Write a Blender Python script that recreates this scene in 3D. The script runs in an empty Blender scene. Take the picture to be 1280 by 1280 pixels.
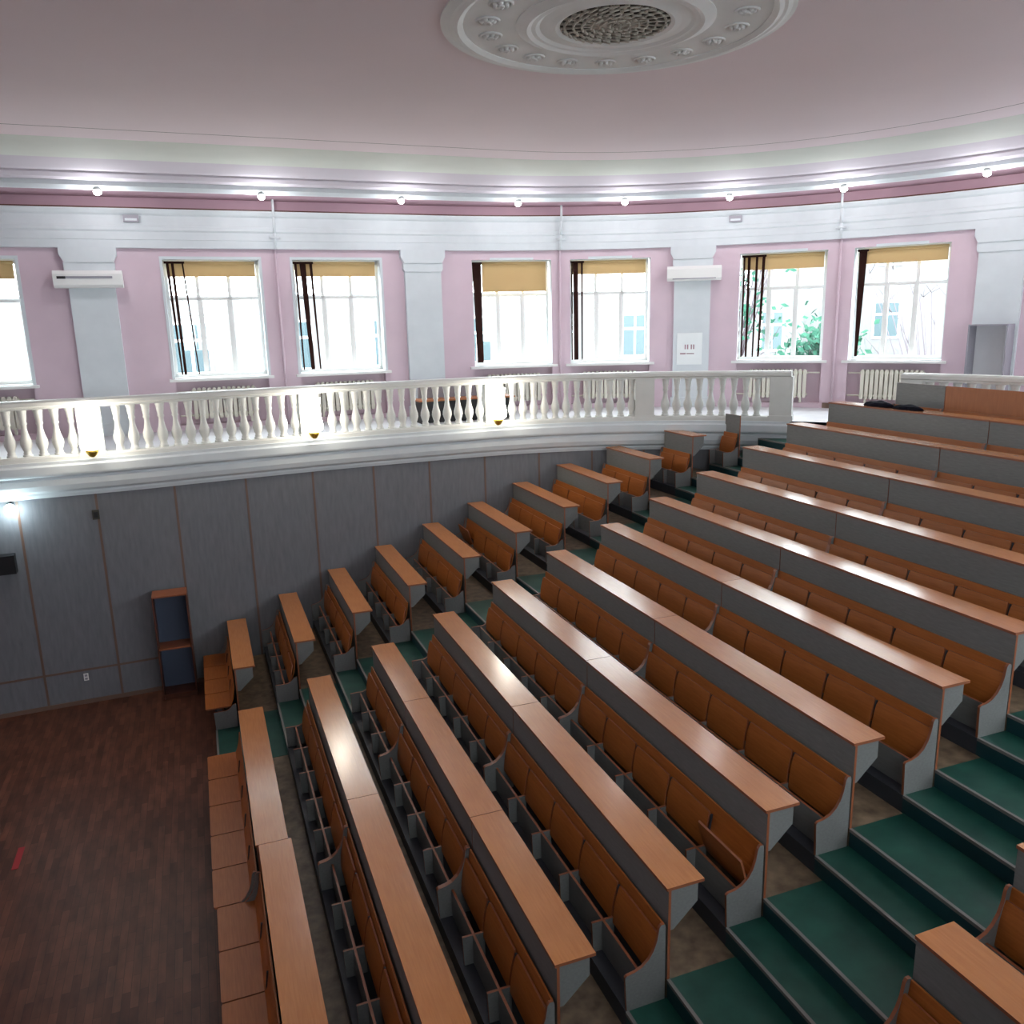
import bpy, bmesh, math, random
from mathutils import Vector, Matrix
random.seed(7)
sc = bpy.context.scene
COL = sc.collection
PI = math.pi

# ---------------------------------------------------------------- materials
def nt(name):
    m = bpy.data.materials.new(name); m.use_nodes = True
    t = m.node_tree; b = t.nodes['Principled BSDF']
    return m, t, b
def plain(name, col, rough=.5, spec=.5, metal=0):
    m, t, b = nt(name)
    b.inputs['Base Color'].default_value = (*col, 1)
    b.inputs['Roughness'].default_value = rough
    b.inputs['Specular IOR Level'].default_value = spec
    b.inputs['Metallic'].default_value = metal
    return m
def noisy(name, c1, c2, scale=(1, 1, 1), nscale=6, rough=.5, spec=.5, detail=4, lo=.3, hi=.7, bump=0, coord='Object'):
    m, t, b = nt(name); N = t.nodes; L = t.links
    tc = N.new('ShaderNodeTexCoord'); mp = N.new('ShaderNodeMapping'); mp.inputs['Scale'].default_value = scale
    no = N.new('ShaderNodeTexNoise'); no.inputs['Scale'].default_value = nscale; no.inputs['Detail'].default_value = detail
    cr = N.new('ShaderNodeValToRGB')
    cr.color_ramp.elements[0].position = lo; cr.color_ramp.elements[0].color = (*c1, 1)
    cr.color_ramp.elements[1].position = hi; cr.color_ramp.elements[1].color = (*c2, 1)
    L.new(tc.outputs[coord], mp.inputs[0]); L.new(mp.outputs[0], no.inputs['Vector'])
    L.new(no.outputs['Fac'], cr.inputs[0]); L.new(cr.outputs[0], b.inputs['Base Color'])
    b.inputs['Roughness'].default_value = rough; b.inputs['Specular IOR Level'].default_value = spec
    if bump:
        bp = N.new('ShaderNodeBump'); bp.inputs['Strength'].default_value = bump; bp.inputs['Distance'].default_value = .01
        L.new(no.outputs['Fac'], bp.inputs['Height']); L.new(bp.outputs[0], b.inputs['Normal'])
    return m
def glow(name, col, strength):
    m, t, b = nt(name)
    b.inputs['Base Color'].default_value = (*col, 1)
    b.inputs['Emission Color'].default_value = (*col, 1); b.inputs['Emission Strength'].default_value = strength
    return m
def glassy(name):
    m = bpy.data.materials.new(name); m.use_nodes = True; t = m.node_tree
    for n in list(t.nodes): t.nodes.remove(n)
    o = t.nodes.new('ShaderNodeOutputMaterial'); mx = t.nodes.new('ShaderNodeMixShader')
    tr = t.nodes.new('ShaderNodeBsdfTransparent'); gl = t.nodes.new('ShaderNodeBsdfGlossy')
    tr.inputs[0].default_value = (.97, 1, 1, 1); gl.inputs['Roughness'].default_value = .02
    mx.inputs[0].default_value = .06
    t.links.new(tr.outputs[0], mx.inputs[1]); t.links.new(gl.outputs[0], mx.inputs[2]); t.links.new(mx.outputs[0], o.inputs[0])
    return m

M = {}
M['desk'] = noisy('beech_desk', (.43, .16, .05), (.50, .195, .065), (14, .8, 14), 5, .19, .55)
M['seat'] = noisy('plywood_seat', (.31, .088, .014), (.40, .122, .024), (12, .8, 12), 5, .42, .35)
M['edge'] = plain('edge_band', (.27, .085, .035), .45)
M['grey'] = noisy('grey_laminate', (.160, .161, .158), (.205, .206, .201), (6, 1.2, 9), 7, .38, .4, lo=.25, hi=.75)
M['wallgrey'] = noisy('grey_wall_panel', (.135, .14, .155), (.185, .19, .205), (5, 5, .9), 4, .5, .35, lo=.2, hi=.8)
M['strip'] = plain('wood_strip', (.155, .095, .07), .5)
M['pink'] = noisy('pink_paint', (.63, .495, .56), (.67, .525, .59), (1, 1, 1), 2, .7, .2)
M['pinkshade'] = noisy('shaded_pink_paint', (.44, .285, .34), (.48, .31, .37), (1, 1, 1), 2, .7, .2)  # pink of frieze and soffit, their shade put into the colour
M['pinkceil'] = noisy('pink_ceiling_paint', (.80, .71, .745), (.84, .745, .78), (1, 1, 1), .5, .8, .1)
M['white'] = noisy('white_plaster', (.62, .665, .69), (.67, .715, .74), (1, 1, 1), 3, .65, .25)
M['whiter'] = noisy('white_gypsum', (.80, .84, .84), (.85, .88, .88), (1, 1, 1), 3, .65, .2)
M['cream'] = noisy('cream_paint', (.62, .625, .595), (.68, .685, .66), (1, 1, 1), 3, .5, .3)
M['greenwhite'] = noisy('pale_green_band', (.62, .65, .60), (.67, .70, .65), (1, 1, 1), 1.2, .8, .1)
M['lav'] = plain('lavender_band', (.60, .56, .615), .8, .1)
M['galfloor'] = noisy('pale_gallery_floor', (.62, .62, .64), (.7, .7, .72), (1, 1, 1), 2, .45, .4)
M['terr'] = noisy('brown_terrace_vinyl', (.10, .066, .04), (.23, .165, .105), (1, 1, 1), 9, .5, .4, lo=.3, hi=.72)
M['base'] = plain('dark_bench_base', (.035, .038, .048), .6)
M['green'] = noisy('green_linoleum', (.006, .055, .042), (.014, .085, .062), (1, 1, 1), 5, .42, .45)
M['riser'] = plain('dark_green_riser', (.003, .042, .05), .5)
M['nosing'] = plain('aluminium_nosing', (.20, .19, .18), .5, .5, .2)
M['black'] = plain('black_plastic', (.006, .006, .008), .5)
M['cloth'] = noisy('black_cloth', (.004, .004, .008), (.012, .012, .022), (1, 1, 1), 20, .9, .1)
M['brownblind'] = plain('brown_blind', (.025, .008, .006), .8, .1)
M['plastic'] = plain('white_plastic', (.80, .80, .78), .35)
M['gold'] = plain('brass', (.75, .52, .10), .3, .5, .9)
M['rad'] = plain('ivory_radiator', (.72, .70, .60), .4)
M['dark'] = plain('dark_grille', (.05, .045, .035), .7)
M['grille'] = plain('beige_grille', (.45, .42, .36), .6)
M['red'] = plain('red_tape', (.35, .005, .012), .5)
M['dkbrown'] = noisy('dark_brown_case', (.07, .022, .012), (.11, .034, .018), (2, 2, 10), 4, .45, .4)
M['navy'] = plain('blue_grey_backboard', (.06, .08, .13), .6)
M['casegrey'] = plain('grey_case', (.30, .29, .33), .5)
M['orangeboard'] = noisy('orange_board', (.36, .12, .04), (.42, .145, .05), (8, 8, 1), 4, .45, .4)
M['lampglass'] = glow('lit_glass_shade', (1, .97, .9), 14)
M['bulb'] = glow('lit_bulb', (1, .97, .95), 40)
M['spot'] = glow('cold_spot', (.75, .97, 1), 60)
M['facade'] = noisy('pale_facade', (.17, .17, .17), (.20, .195, .195), (1, 1, 1), 2, .8, .1)
M['pane'] = plain('far_window_pane', (.05, .085, .095), .3)
M['leaf'] = noisy('leaf', (.02, .075, .05), (.04, .13, .085), (1, 1, 1), 4, .8, .1)
M['bark'] = plain('bark', (.11, .09, .10), .9)
M['ground'] = plain('courtyard', (.2, .2, .19), .9)
M['glass'] = glassy('window_glass')
M['ink'] = plain('grey_red_ink', (.35, .22, .25), .7)

def translucent(name, col):
    m, t, b = nt(name); N = t.nodes; L = t.links
    b.inputs['Base Color'].default_value = (*col, 1); b.inputs['Roughness'].default_value = .9
    tl = N.new('ShaderNodeBsdfTranslucent'); tl.inputs[0].default_value = (*col, 1)
    mx = N.new('ShaderNodeMixShader'); mx.inputs[0].default_value = .10
    L.new(b.outputs[0], mx.inputs[1]); L.new(tl.outputs[0], mx.inputs[2]); L.new(mx.outputs[0], N['Material Output'].inputs[0])
    return m
M['ochre'] = translucent('ochre_fabric', (.66, .46, .22))

def parquet():
    m, t, b = nt('dark_parquet'); N = t.nodes; L = t.links
    tc = N.new('ShaderNodeTexCoord'); mp = N.new('ShaderNodeMapping')
    mp.inputs['Rotation'].default_value = (0, 0, PI / 2)
    br = N.new('ShaderNodeTexBrick'); br.inputs['Scale'].default_value = 1
    br.inputs['Brick Width'].default_value = .42; br.inputs['Row Height'].default_value = .075; br.inputs['Mortar Size'].default_value = .002
    br.inputs['Color1'].default_value = (.088, .030, .018, 1); br.inputs['Color2'].default_value = (.155, .058, .034, 1); br.inputs['Mortar'].default_value = (.06, .022, .015, 1)
    no = N.new('ShaderNodeTexNoise'); no.inputs['Scale'].default_value = 3; no.inputs['Detail'].default_value = 6
    mp2 = N.new('ShaderNodeMapping'); mp2.inputs['Scale'].default_value = (3, .9, 1)
    mx = N.new('ShaderNodeMixRGB'); mx.blend_type = 'MULTIPLY'; mx.inputs[0].default_value = .75
    cr = N.new('ShaderNodeValToRGB'); cr.color_ramp.elements[0].position = .3; cr.color_ramp.elements[0].color = (.45, .45, .45, 1)
    cr.color_ramp.elements[1].position = .7; cr.color_ramp.elements[1].color = (1.25, 1.2, 1.1, 1)
    L.new(tc.outputs['Object'], mp.inputs[0]); L.new(mp.outputs[0], br.inputs['Vector'])
    L.new(tc.outputs['Object'], mp2.inputs[0]); L.new(mp2.outputs[0], no.inputs['Vector']); L.new(no.outputs['Fac'], cr.inputs[0])
    L.new(br.outputs['Color'], mx.inputs[1]); L.new(cr.outputs[0], mx.inputs[2]); L.new(mx.outputs[0], b.inputs['Base Color'])
    b.inputs['Roughness'].default_value = .45; b.inputs['Specular IOR Level'].default_value = .28
    return m
M['parquet'] = parquet()

# ---------------------------------------------------------------- mesh helpers
class MB:
    def __init__(s, *mats): s.bm = bmesh.new(); s.mats = list(mats)
    def face(s, vs, mi=0):
        try:
            f = s.bm.faces.new([v if isinstance(v, bmesh.types.BMVert) else s.bm.verts.new(v) for v in vs]); f.material_index = mi; return f
        except ValueError: return None
    def box(s, x0, x1, y0, y1, z0, z1, mi=0, edge=None, thin=None):
        c = [s.bm.verts.new((x, y, z)) for x in (x0, x1) for y in (y0, y1) for z in (z0, z1)]
        for idx, ax in (((0, 1, 3, 2), 'x'), ((4, 6, 7, 5), 'x'), ((0, 4, 5, 1), 'y'), ((2, 3, 7, 6), 'y'), ((0, 2, 6, 4), 'z'), ((1, 5, 7, 3), 'z')):
            f = s.bm.faces.new([c[i] for i in idx]); f.material_index = mi if edge is None or ax == thin else edge
        return s
    def prism(s, pts, y0, y1, mi=0, side=None):        # profile in x,z extruded along y
        a = [s.bm.verts.new((x, y0, z)) for x, z in pts]; b = [s.bm.verts.new((x, y1, z)) for x, z in pts]
        s.face(a, mi); s.face(b[::-1], mi); n = len(pts)
        for i in range(n): s.face([a[i], b[i], b[(i + 1) % n], a[(i + 1) % n]], mi if side is None else side)
        return s
    def lathe(s, prof, seg=12, c=(0, 0, 0), mi=0, smooth=True):
        rings = []
        for r, z in prof:
            rings.append([s.bm.verts.new((c[0] + r * math.cos(2 * PI * k / seg), c[1] + r * math.sin(2 * PI * k / seg), c[2] + z)) for k in range(seg)])
        for A, B in zip(rings, rings[1:]):
            for k in range(seg):
                f = s.face([A[k], A[(k + 1) % seg], B[(k + 1) % seg], B[k]], mi)
                if f: f.smooth = smooth
        s.face(rings[0][::-1], mi); s.face(rings[-1], mi)
        return s
    def tube(s, p0, p1, r, seg=8, mi=0, r1=None):
        p0, p1 = Vector(p0), Vector(p1); d = (p1 - p0).normalized()
        u = d.orthogonal().normalized(); v = d.cross(u); r1 = r if r1 is None else r1
        A = [s.bm.verts.new(p0 + r * (u * math.cos(2 * PI * k / seg) + v * math.sin(2 * PI * k / seg))) for k in range(seg)]
        B = [s.bm.verts.new(p1 + r1 * (u * math.cos(2 * PI * k / seg) + v * math.sin(2 * PI * k / seg))) for k in range(seg)]
        for k in range(seg):
            f = s.face([A[k], A[(k + 1) % seg], B[(k + 1) % seg], B[k]], mi)
            if f: f.smooth = True
        s.face(A[::-1], mi); s.face(B, mi)
        return s
    def sphere(s, c, r, mi=0, seg=12, sx=1, sz=1):
        prof = [(max(.0005, r * math.sin(PI * k / 8)) * sx, -r * math.cos(PI * k / 8) * sz) for k in range(9)]
        return s.lathe(prof, seg, c, mi)
    def mesh(s, name, bevel=0):
        if bevel: bmesh.ops.bevel(s.bm, geom=list(s.bm.edges), offset=bevel, segments=1, affect='EDGES')
        bmesh.ops.recalc_face_normals(s.bm, faces=s.bm.faces)
        me = bpy.data.meshes.new(name); s.bm.to_mesh(me); s.bm.free()
        for m in s.mats: me.materials.append(m)
        return me
    def build(s, name, parent=None, bevel=0, **kw): return link(name, s.mesh(name, bevel), parent, **kw)
def link(name, me, parent=None, loc=None, rot=None, **kw):
    o = bpy.data.objects.new(name, me); COL.objects.link(o)
    if parent: o.parent = parent
    if loc: o.location = loc
    if rot: o.rotation_euler = rot
    return tag(o, **kw)
def tag(o, label=None, cat=None, group=None, kind=None):
    if label: o['label'] = label
    if cat: o['category'] = cat
    if group: o['group'] = group
    if kind: o['kind'] = kind
    return o
def thing(name, label, cat, loc=(0, 0, 0), rz=0, group=None, kind=None):
    o = bpy.data.objects.new(name, None); COL.objects.link(o); o.location = loc; o.rotation_euler = (0, 0, rz); o.empty_display_size = .1
    return tag(o, label, cat, group, kind)
ORD = ['', 'first', 'second', 'third', 'fourth', 'fifth', 'sixth', 'seventh', 'eighth', 'ninth', 'tenth', 'eleventh', 'twelfth', 'thirteenth']

# ---------------------------------------------------------------- plan of the hall
CX, CY, R, YW = 4.95, 7.4, 10.0, 17.4           # window wall: straight, then half circle, then straight again
S_END = PI * R
def wall_pt(s, o=0.0):
    if s <= 0: return Vector((CX + s, YW - o))
    if s >= S_END: return Vector((CX - (s - S_END), 2 * CY - YW + o))
    a = s / R
    return Vector((CX + (R - o) * math.sin(a), CY + (R - o) * math.cos(a)))
def wall_rz(s): return -min(max(s, 0), S_END) / R
S0, S1 = -14.0, S_END + 14.0
def samples(a, b, step=.5):
    n = max(1, int(math.ceil((b - a) / step))); return [a + (b - a) * k / n for k in range(n + 1)]
def catmull(P, n=8):
    out = []
    for i in range(len(P) - 1):
        p0 = P[max(i - 1, 0)]; p1 = P[i]; p2 = P[i + 1]; p3 = P[min(i + 2, len(P) - 1)]
        for k in range(n):
            t = k / n
            out.append(tuple(.5 * (2 * b + (c - a) * t + (2 * a - 5 * b + 4 * c - d) * t * t + (3 * b - a - 3 * c + d) * t ** 3) for a, b, c, d in zip(p0, p1, p2, p3)))
    return out + [P[-1]]
RI = 7.45
INNER = catmull([(-9.05, 13.98), (-6, 14.12), (-3, 14.28), (-1.2, 14.36), (0, 14.52), (1, 14.64), (2, 14.75), (3.5, 14.83), (4.95, 14.85)])
INNER += [(CX + RI * math.sin(math.radians(a)), CY + RI * math.cos(math.radians(a))) for a in [1.5 * k for k in range(1, 31)] + [45.9]]
class Path:
    def __init__(s, pts):
        s.p = [Vector(p) for p in pts]; s.d = [0]
        for a, b in zip(s.p, s.p[1:]): s.d.append(s.d[-1] + (b - a).length)
        s.n = []
        for i in range(len(s.p)):
            t = (s.p[min(i + 1, len(s.p) - 1)] - s.p[max(i - 1, 0)]).normalized(); s.n.append(Vector((t.y, -t.x)))   # towards the hall
    def at(s, d):
        d = min(max(d, 0), s.d[-1]); i = 0
        while i < len(s.p) - 2 and s.d[i + 1] < d: i += 1
        f = (d - s.d[i]) / max(1e-9, s.d[i + 1] - s.d[i])
        return s.p[i].lerp(s.p[i + 1], f), s.n[i].lerp(s.n[i + 1], f).normalized()
    def sweep(s, prof, mb, mi=0, close=True, mir=False, smooth=False):
        rows = []
        for p, n in zip(s.p, s.n):
            row = []
            for o, z in prof:
                q = p + n * o
                row.append(mb.bm.verts.new((q.x, 2 * CY - q.y if mir else q.y, z)))
            rows.append(row)
        m = len(prof)
        for A, B in zip(rows, rows[1:]):
            for k in range(m if close else m - 1):
                f = mb.face([A[k], B[k], B[(k + 1) % m], A[(k + 1) % m]], mi)
                if f: f.smooth = smooth
        if close: mb.face(rows[0], mi); mb.face(rows[-1][::-1], mi)
        return mb
    def dist_x(s, x):
        for i in range(len(s.p) - 1):
            if s.p[i].x <= x <= s.p[i + 1].x:
                f = (x - s.p[i].x) / (s.p[i + 1].x - s.p[i].x); return s.d[i] + f * (s.d[i + 1] - s.d[i])
        return s.d[-1]
PIN = Path(INNER)
def inner_y(x):
    return PIN.at(PIN.dist_x(x))[0].y

# rows: x of desk front, z of desk top
NX = [None, .105, 1.01, 1.91, 2.805, 3.74, 4.65, 5.56, 6.43, 7.36, 8.36, 9.32, 10.16, 10.90]
def zd(i): return 1.041 + .315 * (i - 1)
def Fz(i): return zd(i) - .77                    # foot floor behind panel i
def Bz(i): return Fz(i) - .1575                  # step the bench of row i stands on
GZ = 4.05                                        # gallery floor
YF = [None, 10.74, 10.675, 10.705, 10.735, 10.86, 10.96, 10.98, 11.04, 11.16, 11.34, 11.45, 11.43]
YL = [None, 12.21, 12.10, 12.15, 12.17, 12.24, 12.26, 12.34, 12.45, 12.65, 12.84, 12.77]
YN = lambda i: YF[i] - 6.28                      # near end of the central block
YR = [None, 2.85, 2.9, 2.97, 3.06, 3.18, 3.27, 3.33, 3.4, 3.5, 3.6, 3.7, 3.8]

# ---------------------------------------------------------------- floors and steps
mb = MB(M['parquet'])
mb.box(-9.05, .12, -.05, 14.6, -.2, 0)
mb.build('floor', kind='structure')

def terrace(name, ya, yb, top=12):
    mb = MB(M['terr'], M['base'])
    for i in range(1, top + 1):
        xa = NX[i]; xn = NX[i + 1] if i < 12 else 10.9
        mb.box(NX[i] - .34, xa, ya(i), yb(i), -.2, Bz(i), 1)
        mb.box(xa, xn - .34, ya(i), yb(i), -.2, Fz(i))
    mb.build(name, kind='structure')
terrace('floor_terrace_middle', lambda i: YN(i) + .0, lambda i: YF[i] - .0)
terrace('floor_terrace_far', lambda i: YL[min(i, 11)], lambda i: inner_y(min(NX[i], 9.9)) + .1, 10)
terrace('floor_terrace_near', lambda i: -.05, lambda i: YR[i])
def stairs(name, ya, yb, upto=13):
    mb = MB(M['green'], M['riser'], M['nosing'])
    def step(x0, x1, y0, y1, z):
        mb.box(x0, x1, y0, y1, -.2, z, 1)
        mb.box(x0 + .022, x1, y0, y1, z, z + .004, 0)
        mb.box(x0 - .005, x0 + .022, y0, y1, z - .02, z + .007, 2)
    for i in range(1, 13):
        xn = NX[i + 1] if i < 12 else 10.9
        h = .38 if i == 12 and name == 'stairs_far' else 0
        step(NX[i] - .34 - h, NX[i] - h, ya(i), yb(i), Bz(i)); step(NX[i] - h, xn - .34, ya(i), yb(i), Fz(i))
    i = 12; step(10.56, 10.9, ya(i), yb(i), Fz(12) + .1575)
    mb.build(name, kind='structure')
stairs('stairs_far', lambda i: YF[i], lambda i: YL[i] if i < 11 else inner_y(10.05) - .02 if i == 12 else inner_y(9.6) - .02)
stairs('stairs_near', lambda i: YR[i], lambda i: YN(i))

# gallery floor: ring between the inner curve and the window wall
def ring_floor():
    mb = MB(M['galfloor'])
    out = [wall_pt(s) for s in [S0, 0] + samples(0, S_END, .5)[1:] + [S1]]
    inn = list(PIN.p); near = [Vector((p.x, 2 * CY - p.y)) for p in inn]
    loop = out + near + [Vector((10.9, 2.9)), Vector((10.9, 11.9))] + inn[::-1]
    for z in (GZ, GZ - .25):
        vs = [mb.bm.verts.new((p.x, p.y, z)) for p in loop]
        es = [mb.bm.edges.new((vs[k], vs[(k + 1) % len(vs)])) for k in range(len(vs))]
        bmesh.ops.triangle_fill(mb.bm, edges=es, use_beauty=True)
    return mb.build('floor_gallery', kind='structure')
ring_floor()
mb = MB(M['terr']); mb.box(10.85, 10.95, 2.9, 11.9, 2.5, GZ); mb.build('trim_1', kind='structure')

# ---------------------------------------------------------------- window wall
WW = 1.74; WZ0, WZ1 = 5.05, 7.27
WIN = [-9.47, -5.31, -2.93, .78, 2.93, 6.55, 8.80]
WIN_HID = [S_END - w - WW for w in WIN[1:]] + [13.0, 16.6]
WALLS = sorted(WIN + WIN_HID)
def build_wall():
    mb = MB(M['pink'], M['white'])
    br = set([S0, S1]); 
    for w in WALLS: br |= {w, w + WW}
    br = sorted(br); ss = []
    for a, b in zip(br, br[1:]): ss += samples(a, b, .4)[:-1]
    ss.append(S1)
    zs = [0, GZ, WZ0, WZ1, 8.75]
    def hole(sm, k): return k == 2 and any(w < sm < w + WW for w in WALLS)
    def q(sa, sb, o, za, zb, mi=0):
        a, b = wall_pt(sa, o), wall_pt(sb, o)
        mb.face([(a.x, a.y, za), (b.x, b.y, za), (b.x, b.y, zb), (a.x, a.y, zb)], mi)
    for a, b in zip(ss, ss[1:]):
        for k in range(4):
            if hole((a + b) / 2, k): continue
            if k == 1 and hole((a + b) / 2, 2):
                q(a, b, 0, GZ, GZ + .10); q(a, b, -.17, GZ + .10, WZ0); q(a, b, -.45, GZ, WZ0)
                for z in (GZ + .10, WZ0):
                    A, B, C, D = wall_pt(a, 0), wall_pt(b, 0), wall_pt(b, -.17), wall_pt(a, -.17)
                    mb.face([(A.x, A.y, z), (B.x, B.y, z), (C.x, C.y, z), (D.x, D.y, z)], 0)
                continue
            q(a, b, 0, zs[k], zs[k + 1]); q(a, b, -.45, zs[k], zs[k + 1])
    for w in WALLS:
        seg = [t for t in ss if w - 1e-6 <= t <= w + WW + 1e-6]
        for s in (seg[0], seg[-1]):
            a, b = wall_pt(s, 0), wall_pt(s, -.17)
            mb.face([(a.x, a.y, GZ + .10), (b.x, b.y, GZ + .10), (b.x, b.y, WZ0), (a.x, a.y, WZ0)], 0)
            a, b = wall_pt(s, 0), wall_pt(s, -.45)
            mb.face([(a.x, a.y, WZ0), (b.x, b.y, WZ0), (b.x, b.y, WZ1), (a.x, a.y, WZ1)], 1)
        for s, t in zip(seg, seg[1:]):
            for z in (WZ0, WZ1):
                a, b, c, d = wall_pt(s, 0), wall_pt(t, 0), wall_pt(t, -.45), wall_pt(s, -.45)
                mb.face([(a.x, a.y, z), (b.x, b.y, z), (c.x, c.y, z), (d.x, d.y, z)], 1)
    bmesh.ops.remove_doubles(mb.bm, verts=mb.bm.verts, dist=.0005)
    return mb.build('wall_window_side', kind='structure')
build_wall()
mb = MB(M['pink']); mb.box(-9.25, -9.05, -2.6, 17.4, 0, 8.75); mb.build('wall_stage', kind='structure')

# entablature, cove and ceiling: profiles (offset from the wall, height) swept round the hall
class WallPath(Path):
    def __init__(s, step=.4):
        ts = [S0] + samples(0, S_END, step) + [S1]
        s.p = [wall_pt(t) for t in ts]; s.n = []
        for t in ts:
            a = min(max(t, 0), S_END) / R; s.n.append(-Vector((math.sin(a), math.cos(a))))
        s.d = ts
WP = WallPath()
def trim(name, prof, mat, close=True):
    mb = MB(mat); WP.sweep(prof, mb, 0, close); return mb.build(name, kind='structure')
trim('trim_2', [(0, 7.46), (.12, 7.46), (.12, 7.60), (.135, 7.605), (.135, 7.74), (.165, 7.77), (.165, 7.83), (.155, 7.85), (.155, 8.02), (.20, 8.05), (.25, 8.11), (.25, 8.13), (0, 8.13)], M['white'])
trim('trim_8', [(.0, 8.13), (.255, 8.13), (.255, 8.152), (0, 8.152)], M['dkbrown'])
trim('trim_3', [(.06, 8.12), (.06, 8.35), (0, 8.35), (0, 8.12)], M['pinkshade'])
trim('trim_4', [(.06, 8.34), (1.28, 8.34), (1.28, 8.38), (.06, 8.38)], M['pinkshade'])
trim('trim_5', [(1.22, 8.34), (1.24, 8.28), (1.36, 8.28), (1.42, 8.33), (1.42, 8.40), (1.38, 8.42), (1.22, 8.42)], M['white'])
trim('trim_6', [(1.38, 8.40), (1.62, 8.42), (1.70, 8.47), (1.70, 8.52), (1.4, 8.52)], M['lav'])
trim('trim_7', [(1.68, 8.50), (1.85, 8.51), (2.0, 8.54), (2.2, 8.575), (2.3, 8.59), (2.3, 8.62), (1.68, 8.62)], M['lav'])
trim('ceiling_band', [(2.28, 8.59), (3.75, 8.60), (3.75, 8.63), (2.28, 8.63)], M['greenwhite'])
def ceiling():
    mb = MB(M['pinkceil'], M['dark'])
    ts = [S0] + samples(0, S_END, .4) + [S1]
    def ring(o, z): return [mb.bm.verts.new((*wall_pt(t, o), z)) for t in ts]
    A = ring(3.74, 8.601); B = ring(4.36, 8.604); C = ring(4.38, 8.604); D = ring(4.39, 8.604)
    for P, Q, mi in ((A, B, 0), (B, C, 1), (C, D, 0)):
        for k in range(len(ts) - 1): mb.face([P[k], P[k + 1], Q[k + 1], Q[k]], mi)
    mb.face(D, 0)
    top = [(p.x, p.y, 8.8) for p in (wall_pt(t, -.45) for t in ts)]
    mb.face(top, 0)
    return mb.build('ceiling', kind='structure')
ceiling()

# pilasters (standing on the gallery floor)
PIL = [-6.54, -.31, 5.57, 11.43]
def pilaster_mesh():
    mb = MB(M['white'])
    mb.box(-.385, .385, -.10, 0, 0, 3.16)
    mb.box(-.42, .42, -.13, 0, 0, .22)
    mb.prism([(-.39, 2.98), (.39, 2.98), (.42, 3.03), (.42, 3.15), (-.42, 3.15), (-.42, 3.03)], -.125, 0)
    mb.prism([(-.40, 3.15), (.40, 3.15), (.47, 3.28), (.47, 3.41), (-.47, 3.41), (-.47, 3.28)], -.15, 0)
    return mb.mesh('pilaster')
pm = pilaster_mesh()
for k, s in enumerate(PIL + [S_END - t for t in PIL]):
    p = wall_pt(s); link('pilaster_%d' % (k + 1), pm, None, (p.x, p.y, GZ), (0, 0, wall_rz(s)), kind='structure')

# windows -----------------------------------------------------------------
def window_meshes():
    H = WZ1 - WZ0; w = WW / 2; d = {}
    mb = MB(M['plastic']); y0, y1 = .26, .33
    mb.box(-w, -w + .06, y0, y1, 0, H); mb.box(w - .06, w, y0, y1, 0, H); mb.box(-w, w, y0, y1, 0, .08); mb.box(-w, w, y0, y1, H - .07, H)
    for x in (-.29, .29): mb.box(x - .032, x + .032, y0, y1, .09, H - .07)
    mb.box(-w + .06, w - .06, y0, y1, 1.475, 1.53)
    mb.box(-.258, -.225, y0 + .01, y1 - .01, .09, 1.475); mb.box(.225, .258, y0 + .01, y1 - .01, .09, 1.475)
    d['window_frame'] = mb.mesh('window_frame')
    mb = MB(M['glass']); mb.box(-w + .05, w - .05, .293, .297, .05, H - .05); d['window_pane'] = mb.mesh('window_pane')
    mb = MB(M['plastic']); mb.box(-w - .10, w + .10, -.14, 0, -.055, -.005); mb.box(-w, w, 0, .27, -.0, .012); d['window_sill'] = mb.mesh('window_sill', 0)
    mb = MB(M['white'])
    for x in (-w - .05, w): mb.box(x, x + .05, -.012, 0, 0, H + .05)
    mb.box(-w, w, -.012, 0, H, H + .05); d['window_trim'] = mb.mesh('window_trim')
    return d
WMESH = window_meshes()
for k, s in enumerate(WIN + WIN_HID):
    sm = s + WW / 2; p = wall_pt(sm)
    # chord correction on the curved wall
    e = thing('window_%d' % (k + 1), None, None, (p.x, p.y, WZ0), wall_rz(sm), kind='structure')
    for n, me in WMESH.items(): link(n, me, e)

# roller blinds (ochre) and vertical slats (dark brown) in the windows
WNAME = ['first window from left', 'second window from left', 'third window from left', 'fourth window from left', 'fifth window from left', 'sixth window from left', 'window beside gallery bookcase']
drop = [.27, .24, .24, .58, .24, .26, .24]
for k, s in enumerate(WIN):
    sm = s + WW / 2; p = wall_pt(sm); rz = wall_rz(sm)
    t = thing('roller_blind', 'ochre roller blind at the top of the %s' % WNAME[k], 'blind', (p.x, p.y, WZ0), rz, 'ochre roller blinds')
    x0 = -.84 if k == 0 else -.62 if k == 3 else -.80
    fb = MB(M['ochre']).box(x0, .80, .195, .20, 2.17 - drop[k], 2.17).build('blind_fabric', t)
    MB(M['ochre']).tube((x0, .2, 2.17), (.80, .2, 2.17), .028).build('blind_roller', t)
    MB(M['ochre']).box(x0, .80, .19, .205, 2.17 - drop[k] - .02, 2.17 - drop[k]).build('hem_bar', fb)
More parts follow.
